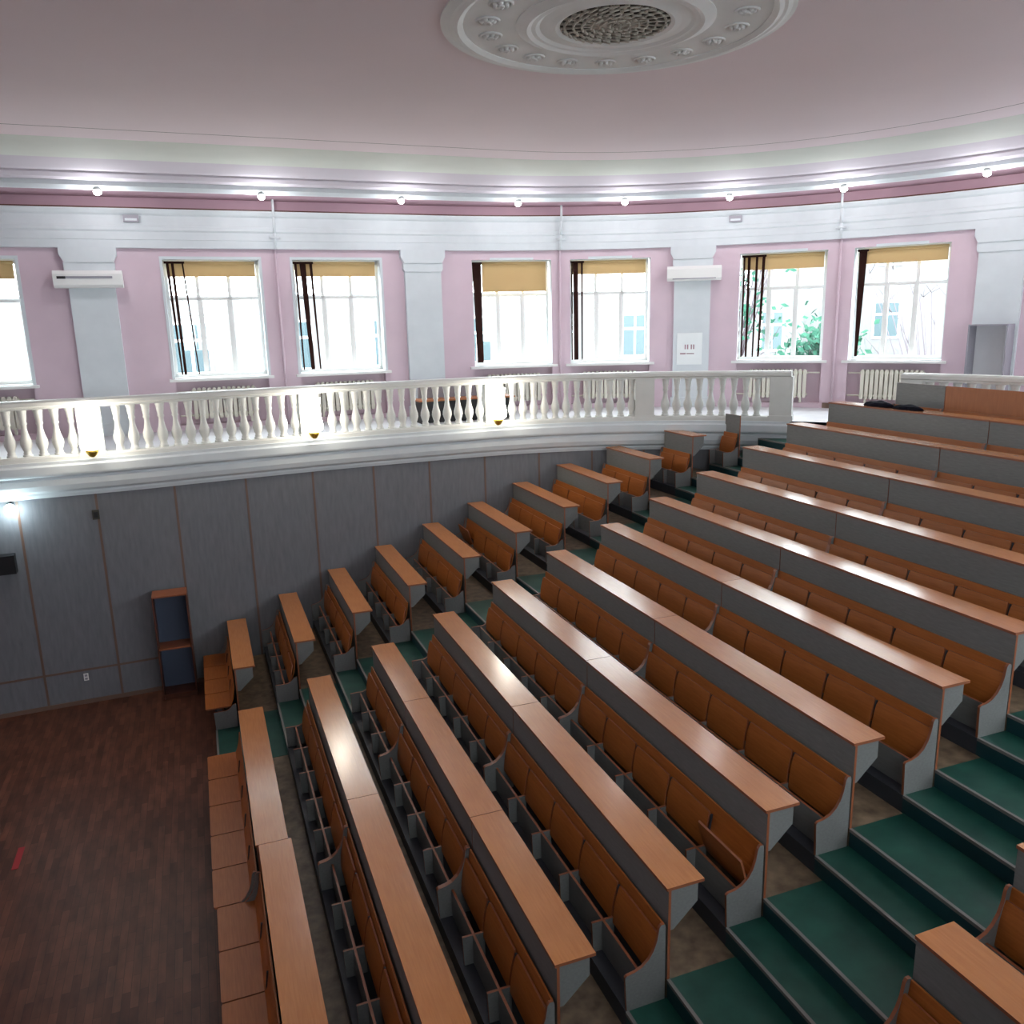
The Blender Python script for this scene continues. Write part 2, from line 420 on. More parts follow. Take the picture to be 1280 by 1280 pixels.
# (x at the head, width at the head, width at the foot, lean)
SL = {1: ('two thin slats', [(-.79, .05, .03, .06), (-.70, .05, .05, .03), (-.52, .03, .025, .1)]), 2: ('one broad and one narrow slat', [(-.80, .05, .03, .02), (-.66, .12, .08, .06), (-.50, .055, .03, .05)]),
      3: ('a single broad slat', [(-.74, .20, .15, .03)]), 4: ('a dark bunch and a thin slat', [(-.82, .035, .03, .0), (-.74, .11, .10, .01), (-.60, .045, .03, .0)]),
      5: ('four separate slats', [(-.80, .04, .03, .0), (-.70, .06, .04, .0), (-.54, .05, .03, -.02), (-.40, .06, .04, -.04)]), 6: ('one twisted dark slat', [(-.74, .15, .05, -.02)])}
for k, (desc, sl) in SL.items():
    sm = WIN[k] + WW / 2; p = wall_pt(sm)
    t = thing('vertical_blind', 'brown blind of %s in the %s' % (desc, WNAME[k]), 'blind', (p.x, p.y, WZ0), wall_rz(sm), 'brown vertical blinds')
    mb = MB(M['brownblind']); mb.box(-.85, sl[-1][0] + sl[-1][1] / 2 + .02, .12, .16, 2.15, 2.19); mb.build('head_rail', t)
    for x, wt, wb, lean in sl:
        mb = MB(M['brownblind'])
        n = 10
        for a in range(n):
            def pr(u): 
                w = wt + (wb - wt) * u; xc = x + lean * u; tw = .5 * math.sin(u * 2.5); return xc, w / 2, tw
            u0, u1 = a / n, (a + 1) / n; (c0, h0, t0), (c1, h1, t1) = pr(u0), pr(u1); z0, z1 = 2.15 - 2.08 * u0, 2.15 - 2.08 * u1
            mb.face([(c0 - h0, .14 - h0 * t0, z0), (c0 + h0, .14 + h0 * t0, z0), (c1 + h1, .14 + h1 * t1, z1), (c1 - h1, .14 - h1 * t1, z1)])
            mb.face([(c0 - h0, .144 - h0 * t0, z0), (c0 + h0, .144 + h0 * t0, z0), (c1 + h1, .144 + h1 * t1, z1), (c1 - h1, .144 - h1 * t1, z1)])
        mb.build('slat', t)

# radiators
def radiator_mesh(n=13):
    mb = MB(M['rad'])
    for k in range(n):
        x = (k - (n - 1) / 2) * .092
        mb.prism([(x - .034, .02), (x - .02, 0), (x + .02, 0), (x + .034, .02), (x + .034, .57), (x + .02, .60), (x - .02, .60), (x - .034, .57)], -.07, .05)
    mb.tube((-n * .047, -.01, .07), (n * .047, -.01, .07), .03); mb.tube((-n * .047, -.01, .53), (n * .047, -.01, .53), .03)
    return mb.mesh('radiator')
rm = radiator_mesh()
rp = MB(M['rad']).tube((-.15, 0, 0), (.15, 0, 0), .015).mesh('feed_pipe')
for k, s in enumerate(WIN):
    sm = s + WW / 2; p = wall_pt(sm)
    t = thing('radiator', 'ribbed ivory radiator on the gallery under the %s' % WNAME[k], 'radiator', (p.x, p.y, GZ + .21), wall_rz(sm), 'gallery radiators')
    link('radiator_sections', rm, t); [link('feed_pipe', rp, t, q) for q in ((-.70, -.01, .53), (-.70, -.01, .07), (.70, -.01, .53))]
    MB(M['rad']).box(-.5, -.46, -.05, .03, -.10, .02).build('radiator_foot', t)
    MB(M['rad']).box(.46, .5, -.05, .03, -.10, .02).build('radiator_foot', t)
# baseboard strip of the gallery
WR = WallPath(); ii = [k for k, q in enumerate(WR.d) if 8.0 < q < 23]; WR.p = [WR.p[k] for k in ii]; WR.n = [WR.n[k] for k in ii]; WR.d = [WR.d[k] for k in ii]
mb = MB(M['strip']); WR.sweep([(0, GZ), (.02, GZ), (.02, GZ + .11), (0, GZ + .11)], mb); mb.build('baseboard_gallery', kind='structure')

# heating pipes running up the wall between the windows of a pair
for s, w in ((-3.25, 'second and third'), (2.70, 'fourth and fifth'), (8.54, 'sixth and seventh')):
    p = wall_pt(s, .0)
    t = thing('heating_pipe', 'thin painted pipe running up the wall between the %s windows' % w, 'pipe', (p.x, p.y, GZ), wall_rz(s), 'wall pipes')
    MB(M['pink']).tube((0, -.04, 0), (0, -.04, 3.41), .024).build('lower_pipe', t)
    MB(M['white']).tube((0, -.16, 3.41), (0, -.20, 3.70), .024).tube((0, -.20, 3.70), (0, -.25, 3.98), .024).tube((0, -.32, 3.98), (0, -.32, 4.29), .024).build('upper_pipe', t)
    MB(M['white']).tube((-.1, -.21, 3.62), (.1, -.21, 3.62), .02).build('pipe_clamp', t)

# air conditioners on two pilasters
for s, lab in ((-6.57, 'white air conditioner on the leftmost pilaster, grey vent slot showing'), (5.60, 'plain white air conditioner across the pilaster with the notice')):
    p = wall_pt(s)
    t = thing('air_conditioner', lab, 'air conditioner', (p.x, p.y, 6.75), wall_rz(s), 'wall air conditioners')
    MB(M['plastic']).prism([(0, 0), (-.16, 0), (-.20, .05), (-.21, .24), (-.17, .30), (0, .30)], -.565, .565).build('casing', t, 0, rot=(0, 0, PI / 2), loc=(0, -.10, 0)).location = (0, -.10, 0)
    c = t.children[0] if t.children else None
    if s < 0:
        MB(M['casegrey']).box(-.36, .40, -.315, -.305, .16, .20).build('vent_slot', t); MB(M['black']).box(-.5, -.36, -.318, -.305, .155, .2).build('display_window', t)
    else:
        MB(M['casegrey']).box(-.45, .45, -.30, -.27, .03, .05).build('vent_slot', t)

# printed notice on the third pilaster (boards with two lines of faint print)
p = wall_pt(5.54, .102)
t = thing('notice_board', 'white printed notice on the pilaster below an air conditioner', 'notice', (p.x, p.y, 4.98), wall_rz(5.54))
MB(M['whiter']).box(-.27, .27, -.012, 0, 0, .68).build('sheet', t)
mb = MB(M['ink'])
for x in (-.09, -.04, .04, .09): mb.box(x - .014, x + .014, -.0135, -.012, .33, .43)
mb.box(-.2, -.08, -.0135, -.012, .22, .25); mb.box(-.06, .1, -.0135, -.012, .225, .245)
mb.build('print', t)
# little boxes on the entablature
for s, w in ((-5.75, 'above the leftmost pilaster'), (6.43, 'above the pilaster with the notice')):
    p = wall_pt(s, .16)
    t = thing('sensor_box', 'small pale sensor box on the white cornice %s' % w, 'sensor', (p.x, p.y, 7.90), wall_rz(s), 'cornice sensors')
    MB(M['casegrey']).box(-.13, .13, -.09, 0, .0, .12).build('housing', t); MB(M['white']).box(-.10, .10, -.097, -.09, .02, .06).build('lens_strip', t)

# ---------------------------------------------------------------- ceiling lights on the cornice lip
LS = [-6.16, -3.53, -1.01, 1.52, 3.98, 6.32, 8.71, 11.41]
LSO = [13.9, 16.5, 19.0] + [S_END - t for t in LS]
mb = MB(M['plastic']); mb.lathe([(.07, 0), (.07, -.015), (.055, -.03), (.03, -.03)], 10); socket_me = mb.mesh('socket')
mb = MB(M['bulb']); mb.sphere((0, 0, -.05), .064, sz=.8); bulb_me = mb.mesh('bulb')
def point(name, loc, e, col=(.96, .98, 1), r=.06):
    l = bpy.data.lights.new(name, 'POINT'); l.energy = e; l.color = col; l.shadow_soft_size = r
    o = bpy.data.objects.new(name, l); COL.objects.link(o); o.location = loc; return o
BULB_W = 26
for k, s in enumerate(LS + LSO):
    p = wall_pt(s, 1.34)
    lab = 'lit bulb under the ceiling cornice, %s from the left' % ORD[k + 1] if k < 8 else 'lit bulb under the ceiling cornice outside the view'
    t = thing('cornice_lamp', lab, 'lamp', (p.x, p.y, 8.285), wall_rz(s), 'bulbs along the ceiling cornice')
    link('socket', socket_me, t); link('bulb', bulb_me, t)
    q = wall_pt(s, 1.38); point('bulb_light', (q.x, q.y, 8.05), BULB_W)

# ceiling medallion
RC = (3.88, 7.40)
t = thing('ceiling_medallion', 'large round white plaster medallion with a vent grille on the pink ceiling', 'ceiling rose', (*RC, 8.60))
def annulus(prof, mat, name):
    mb = MB(mat); seg = 64; rings = []
    for r, z in prof: rings.append([mb.bm.verts.new((r * math.cos(2 * PI * k / seg), r * math.sin(2 * PI * k / seg), z)) for k in range(seg)])
    for A, B in zip(rings, rings[1:] + rings[:1]):
        for k in range(seg): mb.face([A[k], A[(k + 1) % seg], B[(k + 1) % seg], B[k]])
    return mb.build(name, t)
annulus([(.86, 0), (.86, -.012), (1.40, -.012), (1.40, 0)], M['whiter'], 'plate')
annulus([(1.38, 0), (1.38, -.02), (1.43, -.045), (1.47, -.03), (1.50, -.032), (1.54, -.02), (1.58, -.015), (1.58, 0)], M['whiter'], 'outer_moulding')
annulus([(.68, 0), (.68, -.02), (.72, -.04), (.76, -.038), (.80, -.055), (.86, -.035), (.90, -.02), (.90, 0)], M['whiter'], 'inner_moulding')
annulus([(.50, .06), (.50, -.025), (.54, -.04), (.60, -.03), (.70, -.02), (.70, .06)], M['whiter'], 'grille_collar')
mb = MB(M['dark']); mb.lathe([(.52, .0), (.52, -.002)], 48, mi=0, smooth=False); mb.build('vent_opening', t)
mb = MB(M['grille'])
for r in (.06, .14, .22, .30, .38, .46):
    n = max(10, int(r * 70))
    for k in range(n): mb.tube((r * math.cos(2 * PI * k / n), r * math.sin(2 * PI * k / n), -.04), (r * math.cos(2 * PI * (k + 1) / n), r * math.sin(2 * PI * (k + 1) / n), -.022), .012, 4)
for k in range(24):
    for sg in (-1, 1):
        a = 2 * PI * k / 24; b = a + sg * .55
        mb.tube((.04 * math.cos(a), .04 * math.sin(a), -.022), (.50 * math.cos(b), .50 * math.sin(b), -.022), .009, 4)
mb.build('grille', t)
mb = MB(M['whiter']); mb.lathe([(.02, -.01), (.035, -.035), (.02, -.045), (.01, -.03)], 8); mb.lathe([(.085, 0), (.10, -.018), (.115, 0)], 16, (0, 0, -.012))
for k in range(6):
    a = 2 * PI * k / 6; mb.sphere((.055 * math.cos(a), .055 * math.sin(a), -.016), .026, seg=8)
flower = mb.mesh('flower')
for k in range(18):
    a = 2 * PI * (k + .35) / 18; link('flower', flower, t, (1.16 * math.cos(a), 1.16 * math.sin(a), 0), (0, 0, a))

# ---------------------------------------------------------------- lower wall and balcony front
mb = MB(M['wallgrey']); PIN.sweep([(0, 0), (0, 3.52), (-.15, 3.52), (-.15, 0)], mb); mb.build('wall_lower_far', kind='structure')
mb = MB(M['wallgrey']); PIN.sweep([(0, 0), (0, 3.52), (-.15, 3.52), (-.15, 0)], mb, mir=True); mb.build('wall_lower_near', kind='structure')
k = 0
for x in (-8.5, -7.3, -6.2, -5.0, -3.9, -2.75, -1.66, -.50, .63, 1.77, 2.87, 3.93, 5.03, 6.12, 7.15, 8.1, 8.9, 9.6):
    p, n = PIN.at(PIN.dist_x(x)); k += 1
    mb = MB(M['strip']); mb.box(-.018, .018, -.006, .0, 0, 3.5)
    link('trim_%d' % (10 + k), mb.mesh('strip'), None, (p.x, p.y, 0), (0, 0, math.atan2(-n.x, n.y) + PI), kind='structure')
sub = Path([p for p in INNER if p[0] < -.9])
mb = MB(M['strip']); sub.sweep([(0, .565), (.006, .565), (.006, .60), (0, .60)], mb); mb.build('trim_30', kind='structure')
sub2 = Path([p for p in INNER if p[0] < .2])
mb = MB(M['strip']); sub2.sweep([(0, 0), (.02, 0), (.02, .07), (0, .07)], mb); mb.build('baseboard_far', kind='structure')
CORN = [(-.15, 3.48), (.03, 3.48), (.05, 3.53), (.05, 3.56), (.11, 3.60), (.14, 3.68), (.14, 3.77), (.12, 3.79), (.12, 3.81), (.19, 3.84), (.20, 3.87), (.20, 3.98), (.17, 4.01), (.17, 4.055), (-.15, 4.055)]
mb = MB(M['white']); PIN.sweep(CORN, mb); mb.build('trim_31', kind='structure')
mb = MB(M['white']); PIN.sweep(CORN, mb, mir=True); mb.build('trim_32', kind='structure')

BAL = [(.058, 0), (.058, .03), (.045, .035), (.05, .06), (.04, .08), (.055, .13), (.07, .19), (.066, .25), (.045, .33), (.032, .42), (.032, .48), (.045, .50), (.036, .53), (.046, .60), (.05, .66), (.058, .69), (.058, .72)]
def baluster_mesh():
    mb = MB(M['cream']); mb.lathe([(q * 1.22, z) for q, z in BAL], 10); return mb.mesh('baluster')
BALM = baluster_mesh()
def pedestal_mesh(w, d=.24):
    mb = MB(M['cream']); mb.box(-w / 2, w / 2, -d / 2, d / 2, 0, .83); mb.box(-w / 2 - .02, w / 2 + .02, -d / 2 - .02, d / 2 + .02, 0, .11); mb.box(-w / 2 + .05, w / 2 - .05, -d / 2 - .008, d / 2 + .008, .2, .72)
    return mb.mesh('pedestal')
def balustrade(path, name, label, ped, spacing=.214, start=0, z=GZ, zs=1.0):
    """ped: list of (distance along the path, width)"""
    t = thing(name, label, 'balustrade')
    def sw(prof, nm):
        mb = MB(M['cream']); path.sweep([(o, z + h) for o, h in prof], mb); mb.build(nm, t)
    sw([(-.12, 0), (.13, 0), (.13, .06), (.11, .09), (-.10, .09), (-.12, .06)], 'plinth')
    sw([(-.10, .80), (.11, .80), (.11, .83), (.14, .85), (.14, .90), (.12, .93), (-.11, .93), (-.13, .90), (-.13, .85), (-.10, .83)], 'rail')
    for d, w in ped:
        p, n = path.at(d); link('pedestal', pedestal_mesh(w), t, (p.x, p.y, z), (0, 0, math.atan2(-n.x, n.y)))
    L = path.d[-1]; d = start; cnt = 0
    while d < L - .1:
        if all(abs(d - q) > w / 2 + .06 for q, w in ped):
            p, n = path.at(d); link('baluster', BALM, t, (p.x + n.x * .005, p.y + n.y * .005, z + .085), (0, 0, random.random())); cnt += 1
        d += spacing
    return t
sub3 = Path([p for p in INNER if p[0] > -4.6])
d_ped = lambda x: sub3.dist_x(x)
SC = [d_ped(-1.60), d_ped(1.78), d_ped(5.22)]
PEDS = [(d, .34) for d in SC] + [(d_ped(8.10), .36), (sub3.d[-1] - .17, .40)]
balustrade(sub3, 'balustrade', 'long white curved balcony balustrade with turned balusters above the panelled wall', PEDS)
RB = 7.15
back = Path([(CX + RB * math.sin(math.radians(a)), CY + RB * math.cos(math.radians(a))) for a in range(61, 121, 2)])
balustrade(back, 'balustrade', 'white balustrade behind the topmost bench, below the gallery bookcase', [(.17, .34)])

# sconces on the balcony pedestals
def sconce(d, lab):
    p, n = sub3.at(d); t = thing('balcony_sconce', lab, 'lamp', (p.x + n.x * .145, p.y + n.y * .145, GZ), math.atan2(-n.x, n.y), 'sconces on the balcony front')
    MB(M['gold']).tube((0, .012, .20), (0, .17, .16), .022).lathe([(.035, 0), (.03, .02)], 12, (0, .055, .19)).build('bracket', t)
    MB(M['gold']).lathe([(.02, .05), (.05, .07), (.085, .12), (.10, .17), (.09, .17), (.03, .1)], 14, (0, .19, 0)).build('brass_cup', t)
    MB(M['lampglass']).lathe([(.07, .15), (.15, .20), (.165, .28), (.135, .45), (.125, .62), (.15, .74), (.02, .74)], 16, (0, .19, 0)).build('glass_shade', t)
    q = Vector((p.x, p.y)) + n * .62
    point('sconce_light', (q.x, q.y, GZ + .45), 18, (1, .88, .68), .12)
sconce(SC[0], 'leftmost glowing sconce on the balcony front'); sconce(SC[1], 'middle glowing sconce of the three on the balcony front'); sconce(SC[2], 'rightmost glowing sconce on the balcony front')

# ---------------------------------------------------------------- benches
CACHE = {}
def cached(key, fn):
    if key not in CACHE: CACHE[key] = fn()
    return CACHE[key]
SIDE = [(-.335, 0), (-.35, .31), (-.335, .325), (-.27, .335), (-.21, .36), (-.155, .41), (-.115, .48), (-.09, .56), (-.075, .66), (-.06, .685), (-.03, .685), (-.022, .66), (-.02, 0)]
TOP = .9275
def bx(key, mats, *a, **k):
    return cached(key, lambda: MB(*[M[m] for m in mats]).box(*a, **k).mesh(key[0], k.get('bev', 0)))
def desk_top_me(L): return cached(('desk_top', L), lambda: MB(M['desk'], M['edge']).box(-.014, .298, .004, L - .004, TOP - .024, TOP, 0, 1, 'z').mesh('desk_top'))
def panel_me(L, zlo, ztop, mat='grey'): return cached(('front_panel', L, zlo, ztop, mat), lambda: MB(M[mat], M['edge']).box(0, .022, .006, L - .006, zlo, ztop, 0, 1, 'x').mesh('front_panel'))
def bracket_me(): return cached('br', lambda: MB(M['grey'], M['edge']).prism([(.022, TOP - .024), (.262, TOP - .024), (.262, .735), (.06, .55), (.022, .55)], 0, .022, 0, 1).mesh('desk_bracket'))
def sidelow_me(): return cached('sidelow', lambda: MB(M['grey'], M['edge']).prism([(-.335, 0), (-.345, .30), (-.17, .30), (-.115, .33), (-.07, .38), (-.022, .40), (-.02, 0)], 0, .024, 0, 1).mesh('side_panel'))
def side_me(): return cached('side', lambda: MB(M['grey'], M['edge']).prism(SIDE, 0, .024, 0, 1).mesh('side_panel'))
def back_me(L):
    out = [(-.022, .675), (-.036, .675), (-.045, .60), (-.056, .52), (-.075, .44), (-.105, .37)]
    return cached(('back', L), lambda: MB(M['seat'], M['edge']).prism(out + [(-.094, .36), (-.062, .435), (-.043, .515), (-.032, .60)], .026, L - .026).mesh('backrest'))
def rail_me(L): return cached(('rail', L), lambda: MB(M['grey'], M['edge']).box(-.222, -.20, .026, L - .026, 0, .288, 0, 1, 'x').mesh('seat_rail'))
def div_me(): return cached('div', lambda: MB(M['grey'], M['edge'], M['base']).prism([(-.30, 0), (-.31, .285), (-.125, .285), (-.115, .27), (-.115, 0)], 0, .022, 0, 1).prism([(-.114, .24), (-.074, .575), (-.058, .575), (-.085, .40), (-.10, .24)], .003, .019, 2, 2).mesh('seat_divider'))  # second prism: dark fin added so the gap between seats looks shaded
def seat_me(w, up):
    def f():
        mb = MB(M['seat'], M['edge'])
        # curved board in local coords: hinge at the origin, extends along +t; built for the raised position
        P = []
        n = 8
        for k in range(n + 1):
            u = k / n; P.append((-.012 + .058 * u - .010 * math.sin(PI * u), -.035 + .345 * u))
        th = .017; hw = w / 2 - .015; cham = .010
        rows = []
        for k, (x, z) in enumerate(P):
            u = k / n; yy = hw - (cham * (u - .86) / .14 if u > .86 else 0)
            rows.append([mb.bm.verts.new((x, -yy, z)), mb.bm.verts.new((x, yy, z)), mb.bm.verts.new((x - th, yy, z + .002)), mb.bm.verts.new((x - th, -yy, z + .002))])
        for A, B in zip(rows, rows[1:]):
            for e in range(4):
                fc = mb.face([A[e], A[(e + 1) % 4], B[(e + 1) % 4], B[e]], 0 if e in (0, 2) else 1)
        mb.face(rows[0], 1); mb.face(rows[-1][::-1], 1)
        return mb.mesh('seat')
    return cached(('seat', w), f)
def seatdown_me(w):
    def f():
        mb = MB(M['seat'], M['edge']); hw = w / 2 - .008
        pts = [(-.445, -hw), (-.455, -hw + .02), (-.455, hw - .02), (-.445, hw), (-.11, hw), (-.085, hw - .03), (-.085, -hw + .03), (-.11, -hw)]
        def zz(x): return .345 + .25 * max(0, -.33 - x) * 0 + .012 * math.cos((x + .27) * 9)
        a = [mb.bm.verts.new((x, y, .352)) for x, y in pts]; b = [mb.bm.verts.new((x, y, .332)) for x, y in pts]
        mb.face(a, 0); mb.face(b[::-1], 0)
        for k in range(8): mb.face([a[k], b[k], b[(k + 1) % 8], a[(k + 1) % 8]], 1)
        return mb.mesh('seat')
    return cached(('seatdown', w), f)

def bench(label, i, y0, n, pitch, group, down=False, desk=True, dx=0, ends=(1, 1), panel='grey', ztop=None, opened=(), name='lecture_bench', brackets=None):
    L = round(n * pitch, 3)
    t = thing(name, label, 'bench', (NX[i] + dx, y0, Bz(i) if i < 13 else GZ - .1575), 0, group)
    base = .1575
    if desk:
        link('desk_top', desk_top_me(L), t)
        link('front_panel', panel_me(L, base, TOP - .024), t)
        for y in (brackets or (.03, L - .052)): link('desk_bracket', bracket_me(), t, (0, y, 0))
    else:
        link('front_panel', panel_me(L, base, ztop or .93, panel), t)
    kz = .94 if i < 9 else .885
    sz_ = (1, 1, kz)
    link('backrest', back_me(L), t).scale = sz_; link('seat_rail', rail_me(L), t).scale = sz_
    for e, y in zip(ends, (0, L - .024)):
        if e: link('side_panel', side_me() if e == 1 else sidelow_me(), t, (0, y, 0)).scale = sz_
    for k in range(1, n): link('seat_divider', div_me(), t, (0, k * pitch - .011, 0)).scale = sz_
    for k in range(n):
        if down: link('seat', seatdown_me(pitch), t, (0, (k + .5) * pitch, 0))
        else:
            tilt = -.5 if k in opened else -random.choice([0, 0, 0, 0, .01, .02, .035]) if desk else 0
            link('seat', seat_me(pitch, True), t, (-.102, (k + .5) * pitch, .275 * kz), (0, -abs(tilt), 0)).scale = sz_
    return t
P = .628
HALF = ('half nearer green steps', 'half nearer panelled wall')
def nm(i): return 'front row' if i == 1 else '%s row from stage' % ORD[i]
G = 'benches of the central block'
for i in range(1, 13):
    y0 = YN(i)
    if i == 3:
        bench('three-seat orange-topped bench by the green steps, central block, third row from stage', 3, y0, 3, P, G)
        bench('four-seat middle bench of the central block, third row from stage', 3, y0 + 3 * P, 4, P, G)
        bench('three-seat orange-topped bench nearer panelled wall, central block, third row from stage', 3, y0 + 7 * P, 3, P, G, ends=(1, 2))
        continue
    bench('five-seat orange-topped bench, central block, %s, %s' % (nm(i), HALF[0]), i, y0, 5, P, G, down=(i == 1), dx=.03 if i == 1 else 0, opened=(0,) if i == 5 else ())
    bench('five-seat orange-topped bench, central block, %s, %s' % (nm(i), HALF[1]), i, y0 + 5 * P, 5, P, G, down=(i == 1), ends=(1, 2))
G2 = 'short benches against the panelled wall'
for i in range(1, 11):
    y1 = inner_y(min(NX[i] + .3, NX[i])) - .04
    y1 = min(y1, inner_y(NX[i] + .3) - .04, inner_y(NX[i] - .3) - .04)
    L = y1 - YL[i]; n = max(1, int(round(L / .62))); 
    bench('short orange-topped bench against panelled wall, %s' % (nm(i) + (', seats folded down' if i == 1 else '')), i, YL[i], n, round(L / n, 3), G2, down=(i == 1), ends=(2, 1), opened=(n - 1,) if i == 6 else ())
bench('single seat with a tall grey back beside the top of the far steps', 11, 12.76, 1, .46, None, desk=False, ztop=.93, name='single_seat', ends=(2, 2))
G3 = 'benches on the camera side of the green steps'
for i, w in ((4, 'bench cut off by the lower edge of the photo, orange desk corner only'), (5, 'bench with orange desk in the lower right corner, beside the green steps'), (6, 'bench cut off by the right edge of the photo, just above the corner bench')):
    bench(w, i, YR[i] - 3 * .63, 3, .63, G3)
# last row: panels without desks
bench('topmost deskless bench section with a grey back panel, near the black clothes', 13, 9.72, 2, .49, 'topmost benches', desk=False, ztop=.955)
bench('topmost deskless bench section with an orange back panel, right of the grey one', 13, 6.58, 5, P, 'topmost benches', desk=False, ztop=.955, panel='orangeboard')

# ---------------------------------------------------------------- loose things
# dark clothes on the desk of the twelfth row
def heap(name, label, cat, loc, sx, sy, sz, rz=0):
    mb = MB(M['cloth']); bmesh.ops.create_icosphere(mb.bm, subdivisions=4, radius=1)
    for v in mb.bm.verts:
        a = math.atan2(v.co.y, v.co.x); k = 1 + .14 * math.sin(3 * a + sx * 9) + .08 * math.sin(7 * a)
        b = v.co.z
        v.co = Vector((v.co.x * sx * k, v.co.y * sy * k, (max(b, -.15) + .15) * sz * (1 + .12 * math.sin(v.co.x * 5) * math.cos(v.co.y * 4))))
    for f in mb.bm.faces: f.smooth = True
    return mb.build(name, None, 0, loc=loc, rot=(0, 0, rz), label=label, cat=cat)
heap('folded_coat', 'black bundled coat on the twelfth-row desk, end nearer the radiator', 'coat', (NX[12] + .14, 10.42, zd(12)), .12, .27, .075)
heap('dark_scarf', 'dark navy scarf beside the black coat on the twelfth-row desk', 'scarf', (NX[12] + .14, 9.83, zd(12)), .12, .25, .065)

# bookcase on the stage floor
yb = 14.18
yb = 14.28
t = thing('bookcase', 'narrow open brown bookcase with one shelf against the panelled wall', 'bookcase', (-.75, yb, 0), 0)
for n_, a in (('side_panel', (-.265, -.245, -.38, 0, 0, 1.76)), ('side_panel', (.245, .265, -.38, 0, 0, 1.76)), ('top_panel', (-.265, .265, -.38, 0, 1.76, 1.785)), ('shelf', (-.245, .245, -.37, -.01, .86, .885)), ('bottom_panel', (-.245, .245, -.37, -.01, .06, .085)), ('plinth', (-.245, .245, -.36, -.34, 0, .06))):
    MB(M['edge' if n_ in ('top_panel', 'shelf') else 'dkbrown']).box(*a).build(n_, t)
MB(M['navy']).box(-.245, .245, -.012, 0, .085, 1.76).build('backboard', t)
# bookcase on the gallery
s = 11.45; p = wall_pt(s, .12)
t = thing('bookcase', 'grey upright open case on the gallery against the rightmost white pilaster', 'bookcase', (p.x, p.y, GZ), wall_rz(s))
for n_, a in (('side_panel', (-.33, -.305, -.42, 0, 0, 1.66)), ('side_panel', (.305, .33, -.42, 0, 0, 1.66)), ('top_panel', (-.33, .33, -.42, 0, 1.66, 1.685)), ('bottom_panel', (-.305, .305, -.41, -.01, .04, .065)), ('backboard', (-.305, .305, -.012, 0, .065, 1.66))):
    MB(M['casegrey' if n_ != 'backboard' else 'galfloor']).box(*a).build(n_, t)
# small gallery table with dark front
p = wall_pt(.1, 1.35)
t = thing('gallery_table', 'dark table with an orange edged top standing on the gallery behind the balusters', 'table', (p.x, p.y, GZ), 0)
MB(M['orangeboard']).box(-1.0, 1.0, -.28, .28, .44, .47).build('tabletop', t)
MB(M['black']).box(-.95, .95, -.24, -.22, .02, .44).build('front_panel', t)
for x in (-.95, .93): MB(M['black']).box(x, x + .02, -.22, .24, 0, .44).build('side_panel', t)
MB(M['casegrey']).box(-.9, .9, .2, .22, .47, .74).build('backrest', t)

# things on the lower wall
def on_wall(x, name, label, cat, z):
    p, n = PIN.at(PIN.dist_x(x)); return thing(name, label, cat, (p.x + n.x * .004, p.y + n.y * .004, z), math.atan2(-n.x, n.y))
t = on_wall(-2.83, 'spotlight', 'small bright cold spotlight under the balcony cornice at the left edge', 'lamp', 3.42)
MB(M['black']).tube((0, 0, .04), (0, .06, .02), .02).build('bracket', t); MB(M['black']).lathe([(.03, .03), (.05, .01), (.05, -.02), (.04, -.02)], 12, (0, .09, 0)).build('housing', t)
MB(M['spot']).sphere((0, .15, -.03), .07).build('lens', t)
q = t.matrix_basis @ Vector((0, .22, -.1)); point('spot_light', q, 12, (.8, .95, 1), .05)
t = on_wall(-3.3, 'loudspeaker', 'black wall loudspeaker at the left edge of the photo', 'loudspeaker', 2.32)
MB(M['black']).box(.27, .75, .03, .36, 0, .98).build('cabinet', t, .01); MB(M['black']).box(-.43, .27, .02, .2, .06, .35).build('wall_bracket', t); MB(M['dark']).box(.30, .72, .36, .37, .04, .94).build('speaker_grille', t)
t = on_wall(-1.69, 'junction_box', 'small dark box high on the grey panelled wall', 'box', 3.07)
MB(M['dark']).box(-.05, .05, 0, .05, 0, .15).build('cover', t); MB(M['black']).box(-.03, .03, .05, .054, .03, .12).build('lid', t)
t = on_wall(-2.16, 'wall_socket', 'white wall socket low on the grey panelled wall', 'socket', .40)
MB(M['plastic']).box(-.035, .035, 0, .012, 0, .12).build('plate', t); MB(M['casegrey']).box(-.02, .02, .012, .016, .07, .105).box(-.02, .02, .012, .016, .015, .05).build('outlet', t)
mb = MB(M['red']); mb.box(-.035, .035, -.22, .22, 0, .004)
mb.build('floor_tape', None, 0, loc=(-2.49, 10.04, 0.001), rot=(0, 0, 0), label='short red tape mark on the dark parquet floor', cat='tape')

# ---------------------------------------------------------------- outside
mb = MB(M['ground']); mb.box(-60, 80, -60, 90, -3.2, -3); mb.build('ground', kind='structure')
def building(label, loc, rz, W, H, wins):
    t = thing('apartment_building', label, 'building', loc, rz)
    MB(M['facade']).box(-W / 2, W / 2, 0, 8, 0, H).build('facade', t)
    fm = MB(M['plastic'], M['pane']); fm.box(-.75, .75, -.06, 0, 0, 2.1); fm.box(-.62, -.06, -.08, -.06, .12, 1.3, 1); fm.box(.06, .62, -.08, -.06, .12, 1.3, 1); fm.box(-.62, -.06, -.08, -.06, 1.42, 1.98, 1); fm.box(.06, .62, -.08, -.06, 1.42, 1.98, 1)
    wm = fm.mesh('facade_window')
    for x, z in wins: link('facade_window', wm, t, (x, 0, z))
building('pale building across the courtyard seen through the left windows', (2, 36, -3), 0, 56, 10.3, [(x, z) for x in range(-26, 27, 4) for z in (3, 7.2)])
